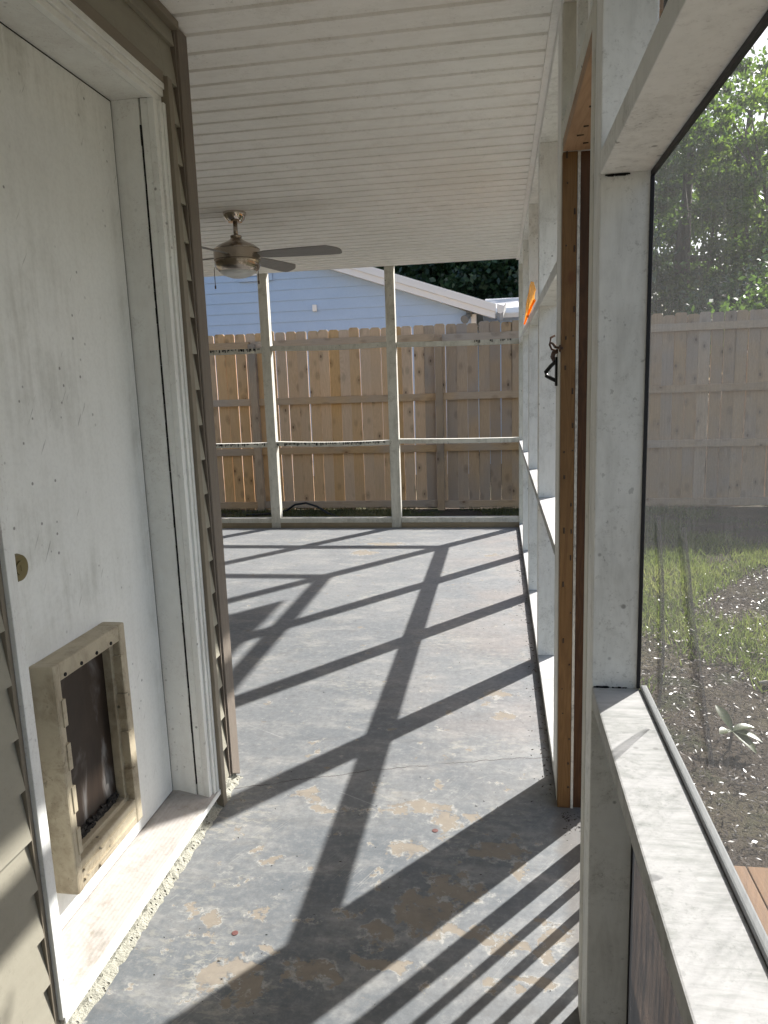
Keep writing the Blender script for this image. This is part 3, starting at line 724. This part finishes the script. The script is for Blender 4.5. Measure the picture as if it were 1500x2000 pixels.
# corner board, rake boards, roof
MB().box(xr-.005, xr+.085, WY-.03, WY+.09, GZ, 2.60).build('corner_board', FASCIA, B)
def rake(zo0, zo1, y0, y1, xe):
    m = MB()
    m.prism([(xe, rakez(xe)+zo0), (RX, rakez(RX)+zo0), (RX, rakez(RX)+zo1), (xe, rakez(xe)+zo1)], 1, y0, y1)
    m.prism([(RX, rakez(RX)+zo0), (2*RX-xe, rakez(xe)+zo0), (2*RX-xe, rakez(xe)+zo1), (RX, rakez(RX)+zo1)], 1, y0, y1); return m
rake(-.005, .105, HY-.03, HY, -.06).build('rake_board', FASCIA, B)
rake(.106, .235, HY-.055, HY, -.045).build('upper_rake_board', FASCIA, B)
rake(.0, .03, HY, WY+.02, -.10).build('soffit', FASCIA, B)
rf = rake(.17, .245, HY+.002, 19.5, -.06); rf.build('roof', ROOFW, B)
# gutter at the eave with its end cap
gt = MB().prism([(-.03, 2.735), (-.03, 2.60), (.03, 2.57), (.085, 2.60), (.10, 2.68), (.13, 2.735), (.115, 2.74), (.088, 2.70)], 1, HY-.02, 19.5)
gt.build('gutter', FASCIA, B)
# lower wing to the right
wg = MB(); y1 = 14.6
wg.prism([(14.5, 2.79), (17.5, 3.30), (17.5, 3.22), (14.5, 2.71)], 0, -.3, 2.1)
wg.build('wing_roof', ROOFW, B)
MB().prism([(14.46, 2.80), (14.40, 2.70), (14.44, 2.62), (14.54, 2.62), (14.54, 2.72)], 0, -.1, 2.1).build('gutter', FASCIA, B)
MB().box(-.3, 2.0, 14.75, 14.85, GZ, 2.72).build('wing_wall', BLUE, B)
# gable louvre vent with blue trim, dryer vent, security lamp
vt = MB()
vx0, vx1, vz0, vz1 = -4.66, -4.02, 3.36, 3.95
for a in ((vx0, vx1, vz0, vz0+.07), (vx0, vx1, vz1-.07, vz1), (vx0, vx0+.07, vz0+.07, vz1-.07), (vx1-.07, vx1, vz0+.07, vz1-.07)): vt.box(a[0], a[1], WY-.05, WY-.017, a[2], a[3])
vo = vt.build('gable_vent', BLUE, B)
lv = MB()
for k in range(6): lv.box(vx0+.071, vx1-.071, WY-.04, WY-.017, vz0+.10+k*.075, vz0+.13+k*.075)
sub(lv, 'louvre', FASCIA, vo)
MB().box(-3.30, -3.22, WY-.07, WY-.016, 2.78, 2.90, .01).build('wall_vent', FASCIA, B)
sl = MB().tube([(-.50, WY-.06, 2.60), (-.53, WY-.12, 2.555), (-.58, WY-.22, 2.50)], [.03, .05, .075], 14)
sl.box(-.56, -.46, WY-.07, WY-.031, 2.56, 2.66, .01)
tag(sl.build('security_lamp', GREYSTRIP, base=(-.5, WY, 2.55)), 'small grey security lamp under the eave of the blue house', 'lamp')

# garden hose
hp = [(-3.3, 9.05, -.185), (-2.95, 9.12, -.18), (-2.80, 9.20, -.16), (-2.68, 9.22, -.08), (-2.52, 9.20, -.055), (-2.35, 9.12, -.09), (-2.18, 9.0, -.16), (-2.02, 8.88, -.185), (-1.8, 8.72, -.185)]
tag(MB().tube(hp, .014, 10).build('garden_hose', HOSE, base=(-2.4, 9.0, GZ), smooth=True), 'black garden hose looping over the dry grass by the fence', 'hose')
# wooden landing outside
L_ = thing('wooden_step', (.75, 1.55, GZ), 'brown wooden step just outside the screen at lower right', 'step')
for k in range(9):
    x0 = .32+k*.142
    MB().box(x0, x0+.138, .6, 2.165, -.085, -.05, .003).build('board', STEPW, L_)
MB().box(.34, 1.55, .62, .70, GZ, -.0855).build('joist', STEPW, L_); MB().box(.34, 1.55, 2.06, 2.14, GZ, -.0855).build('joist', STEPW, L_)

# ------------------------------------------------------------------ vegetation
def raw_mesh(name, V, Fq, mat, nper=4):
    me = bpy.data.meshes.new(name); V = np.asarray(V, dtype=np.float32); Fq = np.asarray(Fq, dtype=np.int32)
    me.vertices.add(len(V)); me.vertices.foreach_set('co', V.ravel())
    k = Fq.shape[1]; me.loops.add(Fq.size); me.loops.foreach_set('vertex_index', Fq.ravel())
    me.polygons.add(len(Fq)); me.polygons.foreach_set('loop_start', np.arange(len(Fq), dtype=np.int32)*k)
    me.update(calc_edges=True); me.validate(); me.materials.append(mat); return me
def leaves(centers, size, droop=.3):
    """diamond leaves at given centres with random orientation, slightly folded"""
    n = len(centers); c = np.asarray(centers)
    d = rng.normal(size=(n, 3)); d[:, 2] -= droop; d /= np.linalg.norm(d, axis=1)[:, None]
    q = rng.normal(size=(n, 3)); w = np.cross(d, q); w /= np.linalg.norm(w, axis=1)[:, None]
    s = size*rng.uniform(.6, 1.3, size=(n, 1))
    V = np.stack([c-d*s*.5, c+w*s*.28, c+d*s*.5, c-w*s*.28], 1).reshape(-1, 3)
    Fq = np.arange(n*4).reshape(-1, 4); return V, Fq
def crown_points(nclump, nleaf, ell, spread, seed):
    r_ = np.random.default_rng(seed); pts = []
    for (cx, cy, cz, rx, ry, rz, wgt) in ell:
        m = int(nclump*wgt)
        u = r_.normal(size=(m, 3)); u /= np.linalg.norm(u, axis=1)[:, None]; u *= (r_.uniform(.25, 1.0, size=(m, 1))**.45)
        cl = u*[rx, ry, rz]+[cx, cy, cz]
        per = r_.integers(int(nleaf*.4), int(nleaf*1.6), size=m)
        for p_, k in zip(cl, per):
            sp = spread*r_.uniform(.5, 1.4)
            pts.append(p_+r_.normal(size=(k, 3))*[sp, sp, sp*.55])
    return np.concatenate(pts)
def tree(name, base, h, ell, mat, label, cat='tree', nclump=260, nleaf=70, size=.17, spread=.34, seed=0, group='trees and bushes beyond the fence', trunk_r=.2):
    t = thing(name, base, label, cat, group); r_ = random.Random(seed)
    tb = MB(); bx, by, bz = base
    tb.tube([(bx, by, bz), (bx+.1, by, bz+h*.25), (bx-.05, by+.1, bz+h*.5), (bx+.1, by, bz+h*.85)], [trunk_r*1.25, trunk_r, trunk_r*.75, trunk_r*.25], 10)
    for (cx, cy, cz, rx, ry, rz, wgt) in ell:
        for q in range(3):
            a = Vector((bx, by, bz+h*r_.uniform(.25, .6))); e = Vector((bx+cx+r_.uniform(-.6, .6)*rx, by+cy+r_.uniform(-.6, .6)*ry, bz+cz+r_.uniform(-.3, .7)*rz))
            mid_ = (a+e)/2+Vector((r_.uniform(-.3, .3), r_.uniform(-.3, .3), .3))
            tb.tube([a, mid_, e], [trunk_r*.42, trunk_r*.25, trunk_r*.08], 7)
    tb.build('trunk', BARK, t, smooth=True)
    pts = crown_points(nclump, nleaf, ell, spread, seed)
    V, Fq = leaves(pts, size)
    me = raw_mesh('crown', V, Fq, mat); o = bpy.data.objects.new('crown', me); COL.objects.link(o); o.parent = t
    return t
# dark evergreens behind the blue house
tree('evergreen_tree', (-3.2, 24, GZ), 9, [(0, 0, 6.0, 3.0, 2.2, 3.2, .6), (1.6, .2, 5.0, 2.4, 2, 2.6, .5)], LEAF_D, 'dark tree behind the blue gable roof, left of the far right post', nclump=330, size=.2, seed=1)
tree('evergreen_tree', (.4, 22.5, GZ), 9, [(0, 0, 5.6, 2.6, 2, 3.4, .6), (-1.4, .4, 4.6, 2.2, 2, 2.2, .4), (1.6, 0, 4.6, 2.2, 2, 2.6, .4)], LEAF_D, 'dark tree rising over the low white wing roof', nclump=360, size=.2, seed=2)
# sunlit trees seen through the near screen
tree('leafy_tree', (5.4, 23.5, GZ), 10, [(-.3, 0, 6.2, 2.3, 2.0, 3.6, .6), (.2, -.5, 3.4, 2.2, 1.6, 1.8, .4)], LEAF_M, 'shaded mid green tree beyond the fence just right of the near post', nclump=150, nleaf=105, size=.17, spread=.25, seed=3, trunk_r=.3)
tree('leafy_tree', (7.4, 22.0, GZ), 10, [(0, 0, 6.4, 2.0, 1.7, 2.6, .55), (.4, -.3, 3.8, 2.0, 1.5, 1.7, .4), (-1.2, .2, 7.6, 1.4, 1.3, 1.6, .25)], LEAF_B, 'bright sunlit tree beyond the fence at the right edge of the photo', nclump=140, nleaf=100, size=.16, spread=.23, seed=4)
tree('leafy_tree', (8.6, 29.0, GZ), 13, [(0, 0, 9.0, 3.2, 2.2, 4.0, .6), (-1.8, .2, 7.5, 2.4, 2, 3.0, .4)], LEAF_M, 'tallest tree, farthest beyond the fence on the right', nclump=170, nleaf=100, size=.2, spread=.30, seed=5, trunk_r=.3)
tree('shrub', (4.3, 12.6, GZ), 3.4, [(0, 0, 2.4, .8, .6, .75, .5)], LEAF_M, 'low bush peeking over the fence top beside the near post', 'bush', nclump=100, nleaf=60, size=.11, spread=.2, seed=6, trunk_r=.06)
tree('shrub', (6.2, 16.5, GZ), 4.4, [(0, 0, 3.0, 1.2, .9, 1.1, .5), (-1.2, .4, 2.7, .9, .8, .9, .4)], LEAF_D, 'dark bush low behind the fence at right', 'bush', nclump=150, nleaf=70, size=.13, spread=.26, seed=8, trunk_r=.07)
# far wood closing the view
pts = crown_points(620, 60, [(2, 44, 6, 34, 3, 6.5, 1.0)], .8, 9)
pts = np.concatenate([pts, crown_points(420, 60, [(40, 36, 6, 12, 10, 6, .6), (-28, 40, 6, 14, 8, 6, .6)], .8, 10)])
pts = pts[pts[:, 2] > GZ]
V, Fq = leaves(pts, .5); o = bpy.data.objects.new('far_wood', raw_mesh('far_wood', V, Fq, LEAF_D)); COL.objects.link(o); o['kind'] = 'stuff'; o['label'] = 'dark far wood beyond the yards'

# grass: real blades, patchy
def hashn(x, y):
    return (np.sin(x*1.7+.6*np.sin(y*2.1))+np.sin(y*1.9+1.3+.8*np.sin(x*1.3))+.6*np.sin(x*4.1+y*3.3)+.4*np.sin(x*7.7-y*6.1))/3
def blades(n, x0, x1, y0, y1, h, mask, w=.006, seed=0):
    r_ = np.random.default_rng(seed); x = r_.uniform(x0, x1, n); y = r_.uniform(y0, y1, n); k = mask(x, y)+r_.normal(size=n)*.12 > 0
    x, y = x[k], y[k]; m = len(x); a = r_.uniform(0, 6.28, m); hh = h*r_.uniform(.35, 1.25, m); ww = w*r_.uniform(.6, 1.4, m)
    lean = r_.normal(size=(m, 2))*hh[:, None]*.55; ca, sa_ = np.cos(a)*ww, np.sin(a)*ww; z = np.full(m, GZ)
    V = np.stack([np.stack([x-ca, y-sa_, z], 1), np.stack([x+ca, y+sa_, z], 1), np.stack([x+lean[:, 0], y+lean[:, 1], z+hh], 1)], 1).reshape(-1, 3)
    return V, np.arange(m*3).reshape(-1, 3)
def green(x, y):
    m_ = hashn(x, y)*.9+.12
    m_ += np.where(np.abs(x-1.05) < .30, np.where((y > 5.0) & (y < 6.9), .9, 0), 0)
    m_ += .9*np.exp(-(((x-1.85)/.42)**2+((y-4.4)/.45)**2)) + .8*np.exp(-(((x-1.55)/.22)**2+((y-3.9)/.22)**2))
    m_ -= 1.6*np.exp(-(((x-1.0)/.55)**2+((y-3.0)/1.0)**2))+.9*np.exp(-(((x-1.9)/.35)**2+((y-5.6)/.5)**2))
    return m_
V, Fq = blades(90000, .4, 4.6, 2.2, 9.4, .075, green, .0045, 1)
o = bpy.data.objects.new('grass', raw_mesh('grass', V, Fq, GRASSM)); COL.objects.link(o); o['kind'] = 'stuff'; o['label'] = 'patchy green grass in the sunny yard'
V, Fq = blades(60000, -4.8, 1.5, 7.4, 9.45, .05, lambda x, y: hashn(x*1.3, y*1.3)+.35, .005, 2)
o = bpy.data.objects.new('dry_grass', raw_mesh('dry_grass', V, Fq, GRASSD)); COL.objects.link(o); o['kind'] = 'stuff'; o['label'] = 'short dry grass along the foot of the fence'
# weeds against the wall outside
V, Fq = blades(500, .42, .60, 2.35, 3.3, .16, lambda x, y: np.ones_like(x), .006, 4)
o = bpy.data.objects.new('weeds', raw_mesh('weeds', V, Fq, GRASSM)); COL.objects.link(o); o['kind'] = 'stuff'; o['label'] = 'green weeds against the outside of the porch wall'
# leaf litter
m = 34000; x = rng.uniform(.35, 4.2, m); y = rng.uniform(2.0, 8.8, m); kk = rng.uniform(size=m) < np.clip(.03+.70*np.exp(-((y-4.7)/.75)**2)-.12*(hashn(x*2, y*2) < 0), .03, 1)
c3 = np.stack([x[kk], y[kk], np.full(kk.sum(), GZ+.018)+rng.uniform(0, .02, kk.sum())], 1)
d = rng.normal(size=(len(c3), 3)); d[:, 2] *= .25; d /= np.linalg.norm(d, axis=1)[:, None]
up = rng.normal(size=(len(c3), 3))*.28; up[:, 2] = 1; w = np.cross(d, up); w /= np.linalg.norm(w, axis=1)[:, None]; s_ = .017*rng.uniform(.4, 1.5, size=(len(c3), 1))
V = np.stack([c3-d*s_*.6, c3+w*s_*.35, c3+d*s_*.6, c3-w*s_*.35], 1).reshape(-1, 3)
o = bpy.data.objects.new('leaf_litter', raw_mesh('leaf_litter', V, np.arange(len(V)).reshape(-1, 4), LITTER)); COL.objects.link(o); o['kind'] = 'stuff'; o['label'] = 'dry fallen leaves and mulch chips over the yard'
m = 42000; x = rng.uniform(.32, 3.2, m); y = rng.uniform(1.9, 6.5, m); kk = green(x, y) < .25+rng.normal(size=m)*.2
c3 = np.stack([x[kk], y[kk], np.full(kk.sum(), GZ+.006)+rng.uniform(0, .016, kk.sum())], 1)
d = rng.normal(size=(len(c3), 3)); d[:, 2] *= .22; d /= np.linalg.norm(d, axis=1)[:, None]
up = rng.normal(size=(len(c3), 3))*.35; up[:, 2] = 1; w = np.cross(d, up); w /= np.linalg.norm(w, axis=1)[:, None]; s_ = .019*rng.uniform(.3, 1.5, size=(len(c3), 1))
V = np.stack([c3-d*s_*.6, c3+w*s_*.16, c3+d*s_*.6, c3-w*s_*.16], 1).reshape(-1, 3)
o = bpy.data.objects.new('mulch', raw_mesh('mulch', V, np.arange(len(V)).reshape(-1, 4), MULCH)); COL.objects.link(o); o['kind'] = 'stuff'; o['label'] = 'dark shredded bark mulch along the porch'
# broad-leaved seedling and a pale stick
PL = thing('seedling', (1.0, 3.2, GZ), 'broad-leaved seedling in the mulch outside the screen', 'plant')
st = MB().tube([(1.0, 3.2, GZ), (1.01, 3.2, GZ+.09)], .006, 6); st.build('stem', BARK, PL)
for k, (a, ln_, ti) in enumerate(((20, .11, .25), (115, .11, .9), (215, .08, .3), (300, .13, -.1), (335, .12, .05))):
    b = bmesh.new(); rows = []
    A = Matrix.Rotation(R(a), 3, 'Z')
    for i in range(8):
        t_ = i/7; wd = .026*math.sin(math.pi*min(1, t_*.95+.03))**.8; zc = GZ+.09+ti*ln_*t_-.12*ln_*t_*t_*2
        rows.append([b.verts.new(Vector((1.01, 3.2, 0))+A @ Vector((ln_*t_, s2*wd, 0))+Vector((0, 0, zc+abs(s2)*wd*.35))) for s2 in (-1, 0, 1)])
    for i in range(7):
        for j in range(2): b.faces.new([rows[i][j], rows[i+1][j], rows[i+1][j+1], rows[i][j+1]])
    mm = MB(); mm.add(b); mm.build('leaf', PLANTL, PL, smooth=True)
tag(MB().tube([(1.36, 3.92, GZ+.02), (1.46, 3.90, GZ+.035), (1.62, 3.82, GZ+.02)], [.008, .022, .01], 8).build('wood_chip', plain('pale_chip', (.55, .5, .43), .7, var=.3), base=(1.46, 3.9, GZ)), 'pale bark chip lying on the mulch below the grass', 'wood chip')
# two small red discs on the floor
RED = plain('dull_red', (.17, .075, .068), .6, var=.3, scale=50)
tag(MB().lathe([(.010, 0), (.010, .0010), (.008, .0014)], (-.216, 2.171, .0002), 20).build('red_disc', RED, base=(-.216, 2.171, 0)), 'small dull red disc on the floor near the raw wood jamb', 'disc', 'red discs on the porch floor')
tag(MB().lathe([(.009, 0), (.009, .0010), (.007, .0014)], (-.715, 1.657, .0002), 20).build('red_disc', RED, base=(-.715, 1.657, 0)), 'small dull red disc on the floor near the door threshold', 'disc', 'red discs on the porch floor')

gr = []
for k in range(700):
    if random.random() < .18: gr.append((random.uniform(.20, .29), 2.32-abs(random.gauss(0, .07)), random.uniform(.0006, .002)))
    elif random.random() < .6: gr.append((.187-abs(random.gauss(0, .03)), random.uniform(2.4, 7.2), random.uniform(.001, .003)))
    else: gr.append((random.uniform(-.95, .15), random.uniform(1.4, 5.5), random.uniform(.0006, .0018)))
gm = MB()
for x, y, q in gr:
    a = random.uniform(0, 6.3); l = q*random.uniform(1, 4)
    dx, dy = math.cos(a)*l, math.sin(a)*l; ex, ey = -math.sin(a)*q, math.cos(a)*q
    gm.faces([(x-dx, y-dy, .0006), (x+ex, y+ey, .0006), (x+dx, y+dy, .0006), (x-ex, y-ey, .0006), (x, y, .0006+q*1.2)], [(0, 3, 4), (3, 2, 4), (2, 1, 4), (1, 0, 4)])
o = gm.build('grit', MULCH); o['kind'] = 'stuff'; o['label'] = 'grit and leaf crumbs swept along the wall foot and doorway'
# ------------------------------------------------------------------ light
SUN = Vector((.87, 1.088, 1.0)).normalized()
sd = bpy.data.lights.new('sun', 'SUN'); sd.energy = 4.6; sd.angle = R(.75); sd.color = (1.0, .975, .935)
so = bpy.data.objects.new('sun', sd); COL.objects.link(so); so.location = SUN*30
so.rotation_euler = (-SUN).to_track_quat('-Z', 'Y').to_euler()
w = bpy.data.worlds.new('World'); sc.world = w; w.use_nodes = True; nt = w.node_tree
bg = nt.nodes.get('Background') or nt.nodes.new('ShaderNodeBackground')
sky = nt.nodes.new('ShaderNodeTexSky'); sky.sky_type = 'NISHITA'; sky.sun_disc = False
sky.sun_elevation = math.asin(SUN.z); sky.sun_rotation = math.atan2(SUN.x, SUN.y); sky.air_density = 1.0; sky.dust_density = 2.0
nt.links.new(sky.outputs[0], bg.inputs[0]); bg.inputs[1].default_value = .10

# ------------------------------------------------------------------ camera
f_, pit, yaw, roll = 1423.457694932049, 0.17339596991159648, 0.16003276497982324, -0.03384148381042303
fw = Vector((-math.sin(yaw)*math.cos(pit), math.cos(yaw)*math.cos(pit), -math.sin(pit)))
r0 = Vector((math.cos(yaw), math.sin(yaw), 0)); u0 = r0.cross(fw)
rv = r0*math.cos(roll)+u0*math.sin(roll); uv = -r0*math.sin(roll)+u0*math.cos(roll)
cd = bpy.data.cameras.new('camera'); co = bpy.data.objects.new('camera', cd); COL.objects.link(co)
M = Matrix((rv, uv, -fw)).transposed().to_4x4(); M.translation = Vector((0, 0, 1.45)); co.matrix_world = M
cd.sensor_fit = 'HORIZONTAL'; cd.sensor_width = 36; cd.lens = 36*f_/1500; cd.clip_start = .03; cd.clip_end = 600
sc.camera = co
vs_ = sc.view_settings; vs_.view_transform = 'Standard'; vs_.look = 'None'; vs_.gamma = 1; vs_.use_curve_mapping = False; vs_.exposure = 1.2
sc.cycles.max_bounces = 8; sc.cycles.diffuse_bounces = 5; sc.cycles.transparent_max_bounces = 10
sc.cycles.use_adaptive_sampling = True; sc.cycles.adaptive_threshold = .02; sc.cycles.use_denoising = True; sc.cycles.sample_clamp_indirect = 6
for o in sc.objects:
    if '_base' in o: del o['_base']
